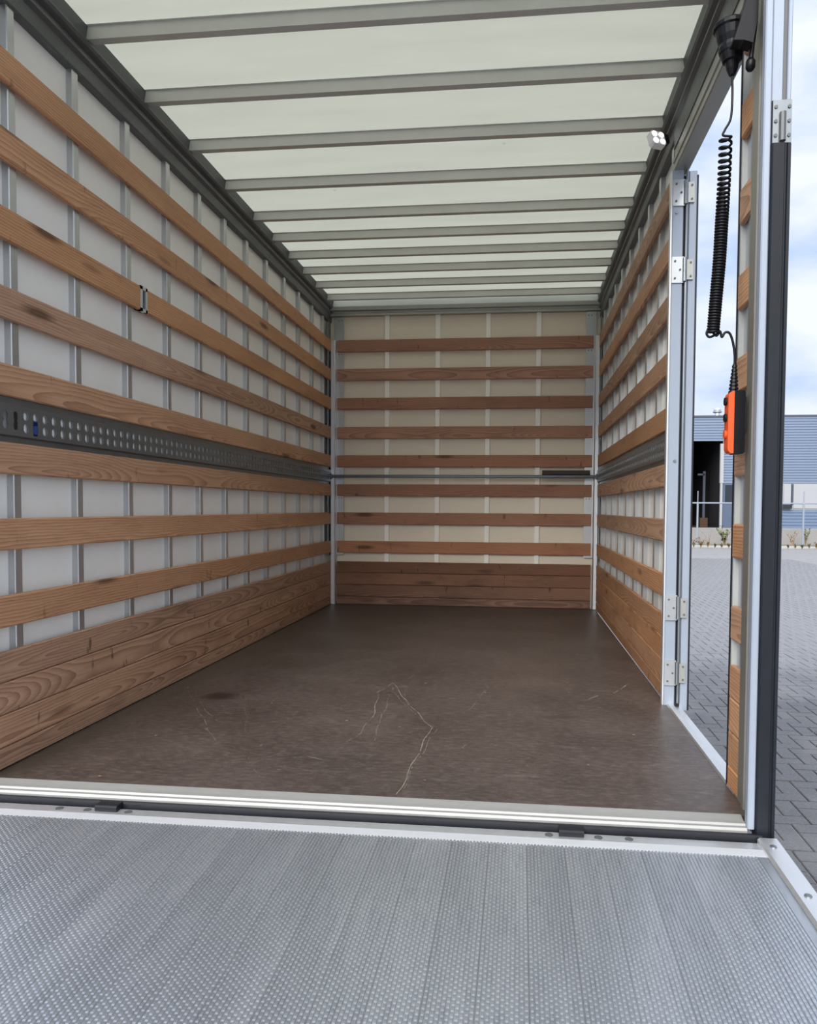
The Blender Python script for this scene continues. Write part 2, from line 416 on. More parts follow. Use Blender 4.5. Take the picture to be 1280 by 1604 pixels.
# ---- left wall
wl = build('wall_left', MB().box((XP - .018, -.03, -.03), (XP, 4.16, 2.5)), 'panel')
struct(wl, 'white panel side wall with full-length wooden rub planks and no doorway', 'wall')
Y0, Y1 = .02, 4.066
for i, z in enumerate(ZT):
    if i == 2:
        plank(wl, 'L', Y0, .932, z - PH, z, 'wood'); plank(wl, 'L', .992, Y1, z - PH, z, 'wood')
    else:
        plank(wl, 'L', Y0, Y1, z - PH, z, 'wood')
for z1, z0 in zip(KZ, KZ[1:]): plank(wl, 'L', Y0, Y1, z0, z1 - .002, 'wood_kick')
for y in [.18, .52, .877, 1.225, 1.56, 1.885, 2.21, 2.55, 2.905, 3.24, 3.59, 3.9]: stud(wl, 'L', y, .0, 2.40)
lash_rail(wl, 'L', .026, 4.09, 3)
# catch plate in the gap of the third plank
z = ZT[2]
m = MB(); ya, yb, za, zb = .934, .990, z - PH - .002, z + .002
for a, b in [((-.012, ya, za), (.002, ya + .016, zb)), ((-.012, yb - .014, za), (.002, yb, zb)), ((-.012, ya, zb - .014), (.002, yb, zb)), ((-.012, ya, za), (.002, yb, za + .012))]: m.box(a, b)
o = build('catch_plate', m, 'alu', wl); o['label'] = 'metal catch plate with a dark slot between two plank ends'
build('catch_recess', MB().box((-.03, ya + .004, za + .004), (-.014, yb - .004, zb - .004)), 'black', wl)

# ---- back wall
wb = build('wall_back', MB().box((-.06, LEN + TP + SD, -.03), (2.26, LEN + TP + SD + .02, 2.5)), 'panel_back')
struct(wb, 'cream front bulkhead with wooden planks across the end of the cargo box', 'wall')
for z in ZT: plank(wb, 'B', .046, 2.158, z - PH, z, 'wood_back')
for z1, z0 in zip(KZ, KZ[1:]): plank(wb, 'B', .046, 2.158, z0, z1 - .002, 'wood_dirty_shaded')
for x in (.467, .892, 1.308, 1.72): stud(wb, 'B', x, 0, 2.42, 'stud_back', .04)
m = MB().prism([(LEN - .01, 2.415), (LEN - .01, 2.432), (LEN - .004, 2.436), (LEN - .004, 2.452), (LEN - .03, 2.456), (LEN - .03, 2.486), (LEN - .004, 2.490), (LEN + .04, 2.490), (LEN + .04, 2.47), (LEN + .05, 2.47), (LEN + .05, 2.415)], 0, -.02, 2.22)
build('header_rail', m, 'header', wb)
# galvanised corner posts with perforated flanges
for sx_, xa, xb, nm in ((1, -.012, .038, 'trim_1'), (-1, 2.162, 2.212, 'trim_2')):
    m = MB().cbox((xa + .008, LEN - .036, .004), (xb, LEN + .01, 2.21), .008, 2)
    o = build(nm, m, 'alu')
    struct(o, 'galvanised corner post where the bulkhead meets the ' + ('doorless' if sx_ > 0 else 'doorway') + ' side wall', 'post')
    e = xb if sx_ > 0 else xa
    f = MB().box((e - .02 * sx_, LEN + .012, .42), (e + .062 * sx_, LEN + .016, 2.41))
    p2 = build('flange', f, 'stud', o)
    f = MB().box((xa if sx_ > 0 else xb - .002, LEN - .10, .42), (xa + .002 if sx_ > 0 else xb, LEN + .0, 2.36))
    build('flange', f, 'galv', o)
    for zz in (.46, .9, .94, 1.18, 1.42, 1.66, 2.1, 2.38):
        for kx in (.02, .045):
            build('bolt', MB().cyl((e + kx * sx_, LEN + .008, zz), .006, .006, 1, 6), 'galv', o)

# ---- load bar between the two lashing rails
lb = empty('load_bar', (1.1, 4.045, 1.08)); tag(lb, 'thin dark steel load bar across the cream bulkhead', 'bar')
build('bar', MB().cbox((-1.085, -.012, -.013), (1.085, .014, .012), .004, 0), 'darksteel', lb)
for sx_ in (-1, 1): build('end_fitting', MB().cbox((sx_ * 1.085, -.02, -.022), (sx_ * 1.100, .02, .020), .004, 0), 'rail', lb)
o = build('wood_lath', MB().cbox((1.757, 4.045, 1.093), (2.14, 4.079, 1.130), .004, 0), 'darkwood')
tag(o, 'short dark stained lath resting on the load bar', 'lath')

# ---- right wall, ahead of the side doorway
wr = build('wall_right', MB().box((W + TP + SD, 1.165, -.03), (W + TP + SD + .014, 4.16, 2.5)), 'panel')
struct(wr, 'white panel side wall with wooden rub planks beyond the side doorway', 'wall')
RY0, RY1 = 1.168, 4.066
for z in ZT: plank(wr, 'R', RY0, RY1, z - PH, z, 'wood')
for z1, z0 in zip(KZ, KZ[1:]): plank(wr, 'R', RY0, RY1, z0, z1 - .002, 'wood_kick')
for y in [1.31, 1.60, 1.915, 2.225, 2.57, 2.92, 3.26, 3.60, 3.93]: stud(wr, 'R', y, 0, 2.40)
lash_rail(wr, 'R', RY0 + .01, 4.09)

# ---- right wall stub between side doorway and rear frame
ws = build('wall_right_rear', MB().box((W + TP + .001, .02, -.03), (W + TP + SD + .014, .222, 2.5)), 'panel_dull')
struct(ws, 'narrow strip of planked wall between side doorway and rear frame', 'wall')
for z in ZT: plank(ws, 'R', .112, .214, z - PH, z, 'wood')
for z1, z0 in zip(KZ, KZ[1:]): plank(ws, 'R', .112, .214, z0, z1 - .002, 'wood')
build('stud', MB().box((W + .012, .140, 0), (W + TP + .0005, .165, 2.36)), 'white_alu', ws)
lash_rail(ws, 'R', .112, .214)
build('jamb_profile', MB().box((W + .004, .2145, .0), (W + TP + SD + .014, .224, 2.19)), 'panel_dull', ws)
build('door_seal', MB().box((W + .0, .2245, .0), (W + .012, .230, 2.18)), 'black', ws)

# ---- ceiling: translucent sheet, bows, edge rails
ce = build('ceiling', MB().prism([(-.02, 2.548), (4.085, 2.548), (4.101, 2.540), (4.104, 2.491), (4.108, 2.491), (4.106, 2.542), (4.088, 2.552), (-.02, 2.552)], 0, -.03, 2.23), 'roof')
struct(ce, 'translucent white roof sheet letting daylight into the cargo box', 'ceiling')
m = MB(); h0, h1, wd_ = 2.50, 2.546, .034
bowp = [(0, h0), (wd_, h0), (wd_, h1), (wd_ + .01, h1), (wd_ + .01, h1 + .001), (-.01, h1 + .001), (-.01, h1), (0, h1)]
bm_ = MB().prism([(p[0], p[1] - h0) for p in bowp], 0, 0, 2.19).mesh('roof_bow', 'bow')
for y in [.165, .585, 1.003, 1.42, 1.85, 2.272, 2.610, 2.940, 3.27, 3.607, 3.945]:
    link('roof_bow', bm_, ce, (.005, y - .034, h0))
def edge_rail(sgn, x):
    f = lambda d: x + sgn * d
    pr = [(-.045, 2.37), (-.014, 2.37), (-.010, 2.376), (-.010, 2.425), (.004, 2.436), (.004, 2.446), (-.006, 2.452), (-.006, 2.466), (.012, 2.474), (.018, 2.484),
          (.018, 2.492), (.006, 2.500), (.014, 2.546), (-.045, 2.546)]
    return [(f(a), b) for a, b in pr]
o = build('trim_3', MB().prism(edge_rail(1, 0), 1, -.03, 4.15), 'rail'); struct(o, 'dark stepped roof rail above the doorless side wall', 'rail')
o = build('trim_4', MB().prism(edge_rail(-1, W), 1, -.03, 4.15), 'rail'); struct(o, 'dark stepped roof rail above the side doorway', 'rail')

# ---- side doorway: header, front post, threshold
hd = build('trim_5', MB().prism([(W - .004, 2.200), (W + .05, 2.200), (W + .05, 2.37), (W, 2.37), (W, 2.262), (W - .006, 2.256), (W - .006, 2.246), (W - .001, 2.242), (W - .001, 2.226), (W - .008, 2.220), (W - .008, 2.204)], 1, .08, 1.170), 'header')
struct(hd, 'ribbed aluminium header beam over the side doorway', 'beam')
o = build('shadow_gap_strip', MB().box((W - .004, .08, 2.3), (W + .02, 1.17, 2.366)), 'rail', hd)
dp = build('trim_6', MB().cbox((2.187, 1.130, -.02), (2.232, 1.166, 2.20), .003, 2), 'white_alu')
struct(dp, 'white door post on the bulkhead side of the side doorway', 'post')
build('bolt', MB().cyl((2.203, 1.124, 2.03), .006, .008, 1, 8), 'galv', dp)
build('bolt', MB().cyl((2.214, 1.124, 1.02), .006, .008, 1, 8), 'galv', dp)
build('inner_edge', MB().box((2.181, 1.134, 0), (2.1868, 1.166, 2.20)), 'alu', dp)
th = build('trim_7', MB().prism([(2.200, .0), (2.203, .008), (2.224, .008), (2.228, -.006), (2.262, -.012), (2.262, -.05), (2.20, -.05), (2.20, .0)], 1, .214, 1.14), 'alu')
struct(th, 'bright aluminium threshold strip of the side doorway', 'threshold')

# ---- side door folded back along the outside
dr = empty('door_1', (2.25, 1.135, -.02)); struct(dr, 'side door swung fully open against the outside of the box', 'door')
build('leaf', MB().box((.006, .02, 0.0), (.034, .95, 2.17)), 'panel', dr)
build('edge_profile', MB().cbox((.002, -.005, .0), (.034, .022, 2.215), .003, 2), 'white_alu', dr)
build('edge_profile', MB().box((.002, .95, .0), (.034, .975, 2.17)), 'white_alu', dr)
build('rubber_seal', MB().box((.0342, -.003, .0), (.040, .02, 2.20)), 'black', dr)
build('hinge_gap_seal', MB().box((-.018, .004, .0), (-.002, .016, 2.20)), 'black', dr)
build('lock_rod', MB().cyl((-.006, -.008, .03), .006, 2.2, 2, 8), 'galv', dr)
hm = MB().box((-.062, -.013, 0), (-.016, -.006, .105)).mesh('hinge', 'stud')
km = MB().cyl((-.012, -.014, .005), .009, .095, 2, 10).mesh('knuckle', 'galv')
lm_ = MB().box((-.004, -.014, .012), (.022, -.006, .093)).mesh('hinge_leaf', 'header')
bmh = MB().cyl((0, 0, 0), .0045, .004, 1, 6).mesh('bolt', 'rail')
for zz in (2.075, 1.765, .378, .105):
    h = link('hinge', hm, dr, (0, 0, zz))
    link('knuckle', km, h); link('hinge_leaf', lm_, h)
    for dx, dz in ((-.05, .018), (-.05, .087), (-.03, .052), (.012, .025), (.012, .08)): link('bolt', bmh, h, (dx, -.017, dz))

# ---- rear frame
rf = build('trim_8', MB().prism([(2.196, .0), (2.196, .018), (2.199, .020), (2.199, .040), (2.195, .044), (2.195, .064), (2.200, .068), (2.200, .112), (2.232, .112), (2.240, .0), (2.240, -.03), (2.196, -.03)], 2, -.03, 2.46), 'bronze')
struct(rf, 'dull aluminium rear corner post beside the plank strip', 'post')
build('white_flange', MB().cbox((2.178, -.058, -.012), (2.1965, -.031, 2.5), .003, 2), 'white_alu', rf)
build('rear_lip', MB().cbox((2.1968, -.052, 1.845), (2.224, -.031, 2.5), .002, 2), 'white_alu', rf)
build('groove', MB().box((2.2242, -.045, 1.845), (2.2335, -.031, 2.5)), 'rail', rf)
build('outer_lip', MB().cbox((2.2337, -.055, 1.845), (2.2435, -.031, 2.5), .002, 2), 'white_alu', rf)
bp_ = build('rubber_buffer', MB().prism([(2.1975, -.031), (2.1975, -.060), (2.200, -.066), (2.227, -.066), (2.2300, -.060), (2.2335, -.060), (2.236, -.064), (2.242, -.064), (2.2455, -.058), (2.2455, -.031)], 2, -.045, 1.735), 'blackpost', rf)
bp_['label'] = 'long black rubber buffer strip'
hg = build('hinge', MB().box((2.199, -.060, 1.737), (2.2445, -.046, 1.842)), 'galv', rf)
for zz in (1.755, 1.79, 1.825):
    for xx in (2.206, 2.238): link('bolt', bmh, hg, (xx, -.063, zz))
build('knuckle', MB().cyl((2.222, -.064, 1.74), .008, .07, 2, 8), 'rail', hg)
rl = build('trim_9', MB().box((-.056, -.055, -.03), (.0, .015, 2.46)), 'bronze'); struct(rl, 'dull aluminium rear corner post of the doorless side', 'post')
rh = build('trim_10', MB().box((-.056, -.055, 2.462), (2.256, .015, 2.60)), 'header'); struct(rh, 'aluminium beam over the open rear end', 'beam')

# ---- rear sill
sl = build('trim_11', MB().prism([(.004, -.03), (.004, .002), (-.001, .003), (-.028, -.004), (-.030, -.002), (-.042, -.004), (-.046, -.009), (-.056, -.010), (-.060, -.016), (-.060, -.05), (.0, -.05)], 0, -.056, 2.1775), 'sill')
struct(sl, 'worn aluminium rear sill between cargo floor and tail lift', 'sill')
build('dark_seal', MB().cbox((-.056, -.078, -.058), (2.21, -.0605, -.020), .004, 0), 'black', sl)

# ---- roof work lamp
wlp = empty('work_lamp', tuple(at(1029, 219, 0, 2.135))); tag(wlp, 'small white four-diode lamp clamped to the roof rail', 'lamp')
wlp.rotation_euler = (math.radians(-20), 0, math.radians(28))
build('housing', MB().cbox((-.034, -.012, -.034), (.034, .016, .034), .008, 1), 'lens', wlp)
build('bracket', MB().box((.0, .005, .02), (.072, .014, .05)).box((.03, -.002, .0), (.066, .02, .038)), 'black', wlp)
for a in (-1, 1):
    for b in (-1, 1):
        build('diode', MB().tube([(a * .017, -.0122, b * .017), (a * .017, -.016, b * .017), (a * .017, -.019, b * .017)], [.013, .012, .007], 12), 'led', wlp)

# ---- hand control with coiled cable and plug
hc = empty('hand_control', tuple(at(1150, 712, 1, .09))); tag(hc, 'orange and black hand control hanging on a black coiled cable', 'control')
B0 = hc.location.copy()
def rel(u, v, y=.09): return at(u, v, 1, y) - B0
xa = rel(1135.5, 660).x; xb = rel(1147, 660).x; xc = rel(1164, 660).x; hh = rel(1148, 613).z
def rounded(x0, x1, z0, z1, r, y0, y1):
    pr = []
    for cx, cz, a0 in ((x1 - r[1], z1 - r[1], 0), (x0 + r[0], z1 - r[0], 90), (x0 + r[0], z0 + r[0], 180), (x1 - r[1], z0 + r[1], 270)):
        rr = r[1] if a0 in (0, 270) else r[0]
        for k in range(4):
            w = math.radians(a0 + k * 30); pr.append((cx + rr * math.cos(w), cz + rr * math.sin(w)))
    return MB().prism(pr, 1, y0, y1)
build('front_shell', rounded(xa + .004, xb, .002, hh - .002, (.013, .001), -.020, .020), 'orange', hc)
build('rear_housing', rounded(xb + .0005, xc, .0, hh, (.001, .008), -.022, .022), 'plastic', hc)
for zz in (.055, .100, .145):
    build('button', MB().cyl((xa - .002, 0, zz), .011, .009, 0, 14), 'orange' if zz < .1 else 'plastic', hc)
# strain relief with rings
sr = MB(); p0 = rel(1149, 616); p1 = rel(1151, 570)
for k in range(8):
    a = p0.lerp(p1, k / 8); b = p0.lerp(p1, (k + .62) / 8); r = .014 - .008 * k / 8
    sr.tube([a, b], [r, r * .92], 10); sr.tube([b, p0.lerp(p1, (k + 1) / 8)], r * .7, 8)
build('strain_relief', sr, 'plastic', hc)
# cable: tail from relief to coil, coil, lead up to plug
def spline(pts, n=10):
    o = []; P = [pts[0]] + pts + [pts[-1]]
    for i in range(1, len(P) - 2):
        for k in range(n):
            t = k / n; a, b, c_, d = P[i - 1], P[i], P[i + 1], P[i + 2]
            o.append(.5 * ((2 * b) + (c_ - a) * t + (2 * a - 5 * b + 4 * c_ - d) * t * t + (3 * b - a - 3 * c_ + d) * t ** 3))
    return o + [pts[-1]]
ax = [rel(1137, 214), rel(1135.5, 260), rel(1133, 310), rel(1130, 360), rel(1127, 410), rel(1122, 465), rel(1117, 522)]
axs = spline(ax, 24)
L_ = [0]
for a, b in zip(axs, axs[1:]): L_.append(L_[-1] + (b - a).length)
coil = []; ph = 0.0; tot = L_[-1]; step = 10
def axp(d):
    d = max(0, min(tot - 1e-6, d))
    for k in range(len(L_) - 1):
        if L_[k + 1] >= d: return axs[k].lerp(axs[k + 1], (d - L_[k]) / (L_[k + 1] - L_[k]))
d = 0
while d < tot:
    f = d / tot
    pitch = .0205 - .0125 * min(1, f / .42) if f < .42 else .008 - .0008 * (f - .42)
    r = .0155 - .001 * f
    c_ = axp(d); coil.append(c_ + Vector((math.cos(ph) * r, math.sin(ph) * r, 0)))
    ph += 2 * math.pi / step; d += pitch / step
top = [rel(1147, 116), rel(1147.5, 150), rel(1145, 185), rel(1136, 203), rel(1133, 212), coil[0]]
tail = [coil[-1], rel(1112, 528), rel(1107, 522), rel(1112, 515), rel(1122, 526), rel(1128, 519), rel(1131, 528), rel(1136, 521), rel(1143, 522), rel(1148, 535), rel(1151, 555), rel(1151, 572)]
build('cable_lead', MB().tube(spline(top, 8), .0032, 7), 'plastic', hc, smooth=True)
build('cable_coil', MB().tube(coil, .0036, 6), 'plastic', hc, smooth=True)
build('cable_tail', MB().tube(spline(tail, 8), .0034, 7), 'plastic', hc, smooth=True)
# plug body turned on a near-vertical axis
pl = MB(); prof = [(1147, 118, 5), (1147, 108, 9), (1147, 98, 11), (1147, 96, 15), (1146.5, 84, 18), (1146.5, 82, 19.5), (1146, 76, 20.5), (1146, 70, 19), (1145.5, 60, 22), (1145, 48, 24), (1145, 46, 27), (1145, 41, 27.5), (1145, 38, 25), (1145, 37, 12)]
sc = 2.12 / FPX
pl.tube([rel(u, v) for u, v, r in prof], [r * sc * .92 for u, v, r in prof], 20)
build('plug', pl, 'plastic', hc)

# ---- bracket, cable loom on the rear post
cb = empty('cable_bracket', tuple(at(1176, 104, 1, .03))); tag(cb, 'black socket bracket with cable stub at the top of the rear post', 'bracket')
B1 = cb.location.copy()
def rel1(u, v, y=.03): return at(u, v, 1, y) - B1
m = MB(); pts = [(1150, 62), (1168, 8), (1176, -30), (1191, -30), (1187, 30), (1180, 66), (1166, 62)]
fr = [rel1(u, v, .0) for u, v in pts]
for p in fr: p.x = min(p.x, 2.1935 - B1.x)
bk = [p + Vector((0, .042, 0)) for p in fr]
n = len(fr)
m.poly(fr); m.poly(bk)
for k in range(n): m.poly([fr[k], fr[(k + 1) % n], bk[(k + 1) % n], bk[k]])
build('bracket_plate', m, 'plastic', cb)
build('cable', MB().tube(spline([rel1(1186, -30), rel1(1184, 30), rel1(1179, 70), rel1(1176, 98)], 6), .006, 8), 'plastic', cb, smooth=True)
build('cable_end', MB().tube([rel1(1176, 92), rel1(1176, 97), rel1(1175.5, 106), rel1(1175, 111)], [.008, .0125, .0125, .007], 12), 'plastic', cb, smooth=True)

# ---- blue strap poking out of a rail slot
o = build('strap_end', MB().cbox((.0, .228, 1.044), (.004, .252, 1.094), .0015, 2), 'blue'); tag(o, 'blue webbing strap end in a slot of the perforated rail', 'strap')

# ================================================================== TAIL LIFT
s = NT('knurled_deck_aluminium'); t = s.n('TexCoord').outputs['Object']; rnd = s.n('ObjectInfo').outputs['Random']
sx = s.n('SeparateXYZ', {'Vector': t})
kn = s.math('SINE', s.math('MULTIPLY', sx.outputs['Y'], 2 * math.pi / .0115))
wz = s.mr(s.noise(s.mapping(s.vm('ADD', t, s.vm('SCALE', (9, 5, 3), rnd)), (6, .9, 1)), 1.5, 4, .6), .3, .7)
n2 = s.noise(s.mapping(t, (40, 5, 1)), 2.0, 4, .65)
c = s.mix(wz, c4(.46, .485, .525), c4(.60, .625, .665)); c = s.mix(s.math('MULTIPLY', s.mr(n2, .5, .75), .45), c, c4(.24, .25, .28))
s.pbr(c, s.math('ADD', s.math('MULTIPLY', n2, .25), .28), .85, n2, .3, .0008)
MAT['deck'] = s.m
TY = -.085
tl = empty('tail_lift', (0, TY, -.030)); tag(tl, 'ribbed aluminium tail lift platform lowered level with the sill', 'tail lift')
tl.rotation_euler = (math.radians(1.5), 0, 0)
DL = 1.45
pw = .094; nr = 11; rw = (pw - .0012) / nr; PIT = .015
def deck_mesh():
    m = MB(); ys = []
    n = int(DL / PIT)
    for k in range(n):
        y = -k * PIT; ys += [(y, 1), (y - .0065, 1), (y - .0095, 0), (y - .0120, 0)]
    ys.append((-DL, 1))
    # base tray
    m.box((.0003, -DL, -.02), (pw - .0003, 0, -.0026))
    for r in range(nr):
        x0 = .0006 + r * rw; off = PIT / 2 if r % 2 else 0
        base = len(m.v); cnt = 0
        for y, up in ys:
            yy = max(-DL, min(0, y + off)) if cnt else 0
            h = 0.0 if up else -.00085
            m.v += [(x0 + .0006, yy, -.0027), (x0 + .0017, yy, h), (x0 + rw - .0017, yy, h), (x0 + rw - .0006, yy, -.0027)]; cnt += 1
        for k in range(cnt - 1):
            i = base + 4 * k
            for q in range(3): m.f.append((i + q, i + q + 1, i + 4 + q + 1, i + 4 + q))
    me = D.meshes.new('deck_plank'); me.from_pydata(m.v, [], m.f); me.materials.append(MAT['deck']); return me
dm = deck_mesh()
x = 1.606 - 17 * pw
while x + pw < 2.20:
    link('deck_plank', dm, tl, (x, -.084, 0)); x += pw
xend = x
x0d = 1.606 - 17 * pw
if 2.194 - xend > .01:
    build('deck_filler', MB().box((xend, -.084 - DL, -.02), (2.1935, -.084, -.001)), 'deck', tl)
build('front_strip', MB().prism([(.0, -.03), (.0, -.006), (-.004, -.004), (-.0415, -.005), (-.0415, -.03)], 0, -.03, 2.194), 'alu', tl)
build('lip_strip', MB().prism([(-.042, -.03), (-.042, -.0035), (-.044, -.0015), (-.080, -.0004), (-.0835, -.0006), (-.0835, -.03)], 0, -.03, 2.194), 'strip', tl)
for sx_, xx in ((1, 2.194), (-1, -.056)):
    b_ = build('side_bar', MB().cbox((xx, -.084 - DL, -.035), (xx + (.052 if sx_ > 0 else .05), -.002, .010), .005, 1), 'alu', tl)
    for yy in (-.05, -.275, -.5, -.95, -1.4):
        build('rivet', MB().tube([(xx + .024, yy, .009), (xx + .024, yy, .0125), (xx + .024, yy, .0135)], [.009, .008, .004], 10), 'galv', b_)
for xx in (.439, 1.723): build('rubber_stop', MB().cbox((xx - .032, -.026, -.006), (xx + .032, .012, .012), .004, 0), 'black', tl)
for xx in (.298, .382, .503, 1.665, 1.792, 1.87):
    build('plug_hole', MB().cyl((xx, -.020, -.0052), .011, .0022, 2, 10), 'rail', tl)
build('end_lip', MB().prism([(-.084 - DL, 0), (-.14 - DL, -.018), (-.14 - DL, -.02), (-.084 - DL, -.02)], 0, -.056, 2.246), 'alu', tl)

# ================================================================== STREET
s = NT('concrete_paver'); g = s.n('NewGeometry').outputs
t = s.n('TexCoord').outputs['Object']
pos = g['Position']; ri = g['Random Per Island']
n1 = s.noise(pos, 60, 4, .7); n2 = s.noise(pos, 1.1, 4, .6)
c = s.mix(s.mr(n1, .35, .7), s2l(74, 74, 78), s2l(106, 106, 109))
c = s.vm('SCALE', c, s.math('ADD', s.math('MULTIPLY', ri, .3), .82))
c = s.mix(s.math('MULTIPLY', s.mr(n2, .45, .7), .3), c, s2l(150, 148, 146))
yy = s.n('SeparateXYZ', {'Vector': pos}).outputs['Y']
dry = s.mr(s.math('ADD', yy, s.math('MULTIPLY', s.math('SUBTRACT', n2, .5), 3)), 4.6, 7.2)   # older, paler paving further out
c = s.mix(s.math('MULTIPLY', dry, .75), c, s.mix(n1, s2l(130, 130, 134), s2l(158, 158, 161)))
s.pbr(c, .5, 0, n1, .3, .002, .6); MAT['paver'] = s.m
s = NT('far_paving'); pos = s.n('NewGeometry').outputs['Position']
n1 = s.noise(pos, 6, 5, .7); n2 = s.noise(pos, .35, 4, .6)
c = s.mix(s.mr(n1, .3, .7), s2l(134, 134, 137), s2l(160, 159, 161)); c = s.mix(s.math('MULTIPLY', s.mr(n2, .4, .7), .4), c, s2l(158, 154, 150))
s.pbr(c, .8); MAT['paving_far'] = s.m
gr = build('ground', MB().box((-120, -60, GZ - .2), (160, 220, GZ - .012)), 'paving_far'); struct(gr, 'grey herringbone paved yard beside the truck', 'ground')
U = .112; J = .0045
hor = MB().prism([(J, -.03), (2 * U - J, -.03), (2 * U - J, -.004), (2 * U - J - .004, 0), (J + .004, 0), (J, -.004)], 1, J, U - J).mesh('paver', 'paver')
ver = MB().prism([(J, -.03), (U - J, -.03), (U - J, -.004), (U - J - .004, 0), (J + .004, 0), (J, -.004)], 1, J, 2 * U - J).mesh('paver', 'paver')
OX, OY = 3.30, 2.72
cells = []
for i in range(-95, 130):
    for j in range(-70, 230):
        k = (i + j) % 4
        X, Y = OX + i * U, OY + j * U
        if X < -7 or X > 11 or Y > 25 or Y < -4.5: continue
        if Y > 16 and X < 1.8 + (Y - 2) * .12: continue
        if k == 0: cells.append((X, Y, 0))        # lies along X over cells i, i+1
        elif k == 2: cells.append((X, Y, 1))      # lies along Y over cells j, j+1
# check the tiling: vertical brick covers (i,j),(i,j+1)
seen = []
for X, Y, v in cells:
    cx, cy = (X + U, Y + U / 2) if not v else (X + U / 2, Y + U)
    u_, v_, z_ = px((cx, cy, GZ))
    vis = z_ > .2 and ((1213 < u_ < 1290 and 860 < v_ < 1420) or (1074 < u_ < 1143 and 860 < v_ < 1240 and Y > .2 and X > 2.27 and v_ < 1105 + (u_ - 1065) * 1.9))
    if vis: seen.append((z_, X, Y, v))
seen.sort(); near = {(X, Y, v) for z_, X, Y, v in seen[:290]}
m = MB()
for X, Y, v in cells:
    dz = GZ + random.uniform(-.002, .002)
    if (X, Y, v) in near:
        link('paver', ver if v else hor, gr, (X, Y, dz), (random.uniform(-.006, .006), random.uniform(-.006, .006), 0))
    else:
        w_, l_ = (U, 2 * U) if v else (2 * U, U)
        x0, y0, x1, y1 = X + J, Y + J, X + w_ - J, Y + l_ - J; i = len(m.v); e = .004
        m.v += [(x0, y0, dz - .02), (x1, y0, dz - .02), (x1, y1, dz - .02), (x0, y1, dz - .02), (x0 + e, y0 + e, dz), (x1 - e, y0 + e, dz), (x1 - e, y1 - e, dz), (x0 + e, y1 - e, dz)]
        m.f += [tuple(i + k for k in q) for q in ((4, 5, 6, 7), (0, 1, 5, 4), (1, 2, 6, 5), (2, 3, 7, 6), (3, 0, 4, 7))]
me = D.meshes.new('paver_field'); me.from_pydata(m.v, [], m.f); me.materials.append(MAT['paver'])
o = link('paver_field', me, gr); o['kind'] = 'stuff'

# ================================================================== INDUSTRIAL BUILDING
MAT['clad'] = plain('blue_grey_cladding', s2l(118, 132, 154), .5, .1, .04, .6)
MAT['clad_low'] = plain('blue_cladding', s2l(108, 124, 150), .5, .1, .04, .6)
MAT['bwhite'] = plain('white_render', s2l(160, 162, 166), .7, 0, .05, .8)
MAT['bdark'] = plain('dark_hall_interior', c4(.012, .012, .016), .9, 0, .4, .8)
MAT['bdoor'] = plain('slate_blue_door', s2l(78, 90, 112), .5, 0, .08, 1)
MAT['bglass'] = plain('dark_window_glass', c4(.02, .025, .035), .08, 0, .1, 1)
MAT['concrete'] = plain('weathered_concrete', s2l(140, 137, 137), .85, 0, .12, 1.5)
MAT['fencegalv'] = plain('weathered_fence_tube', s2l(142, 150, 162), .6, .1, .06, 3)
MAT['kerb'] = plain('pale_kerb_concrete', s2l(170, 170, 166), .8, 0, .1, 2)
MAT['btrim'] = plain('dark_roof_trim', s2l(70, 76, 90), .5, .2, .05, 1)
MAT['pallet'] = plain('brown_crate_wood', s2l(70, 48, 30), .8, 0, .2, 3)
BY = 37.0
def bx(u): return at(u, 740, 1, BY).x
def bz(v): return at(1180, v, 1, BY).z
bl = empty('industrial_building', (bx(1180), BY, bz(828))); tag(bl, 'blue-grey corrugated industrial hall behind the fence', 'building')
O = bl.location.copy()
XL, XR, ZB, ZTOP = bx(1180) - 26, bx(1180) + 30, bz(827), bz(653.5)
def corr(x0, x1, z0, z1, pitch=.135, dep=.035):
    m = MB(); z = z0; pr = [(BY, z0)]
    while z < z1 - 1e-6:
        for dz, dy in ((.0, -dep), (.55, -dep), (.7, 0), (.98, 0)):
            zz = z + dz * pitch
            if zz <= z1: pr.append((BY + dy, zz))
        z += pitch
    pr += [(BY, z1), (BY + .06, z1), (BY + .06, z0)]
    m.prism(pr, 0, x0, x1); return m
def bpart(name, mb, mat):
    mb.v = [(a - O.x, b - O.y, c_ - O.z) for a, b, c_ in mb.v]
    return build(name, mb, mat, bl)
GX0, GX1 = bx(1040), bx(1127.5)
bpart('cladding', corr(XL, GX0, ZB, ZTOP), 'clad')
bpart('cladding', corr(GX0, bx(1132), bz(690.5), ZTOP), 'clad')
bpart('cladding', corr(bx(1132), XR, bz(757), ZTOP), 'clad')
bpart('roof_trim', MB().box((XL, BY - .06, ZTOP), (XR, BY + .2, ZTOP + .10)), 'btrim')
bpart('roof', MB().box((XL, BY + .2, ZTOP - .1), (XR, BY + 18, ZTOP)), 'btrim')
bpart('side_wall', MB().box((XL, BY + .06, ZB), (XL + .2, BY + 18, ZTOP - .1)), 'clad')
bpart('side_wall', MB().box((XR - .2, BY + .06, ZB), (XR, BY + 18, ZTOP - .1)), 'clad')
bpart('rear_wall', MB().box((XL, BY + 17.8, ZB), (XR, BY + 18, ZTOP - .1)), 'bdark')
bpart('partition', MB().box((bx(1133), BY + .1, ZB), (bx(1133) + .15, BY + 17.8, ZTOP - .1)).box((GX0 - .3, BY + .1, ZB), (GX0 - .15, BY + 17.8, ZTOP - .1)), 'bdark')
bpart('hall_floor', MB().box((XL, BY, ZB - .1), (XR, BY + 18, ZB)), 'bdark')
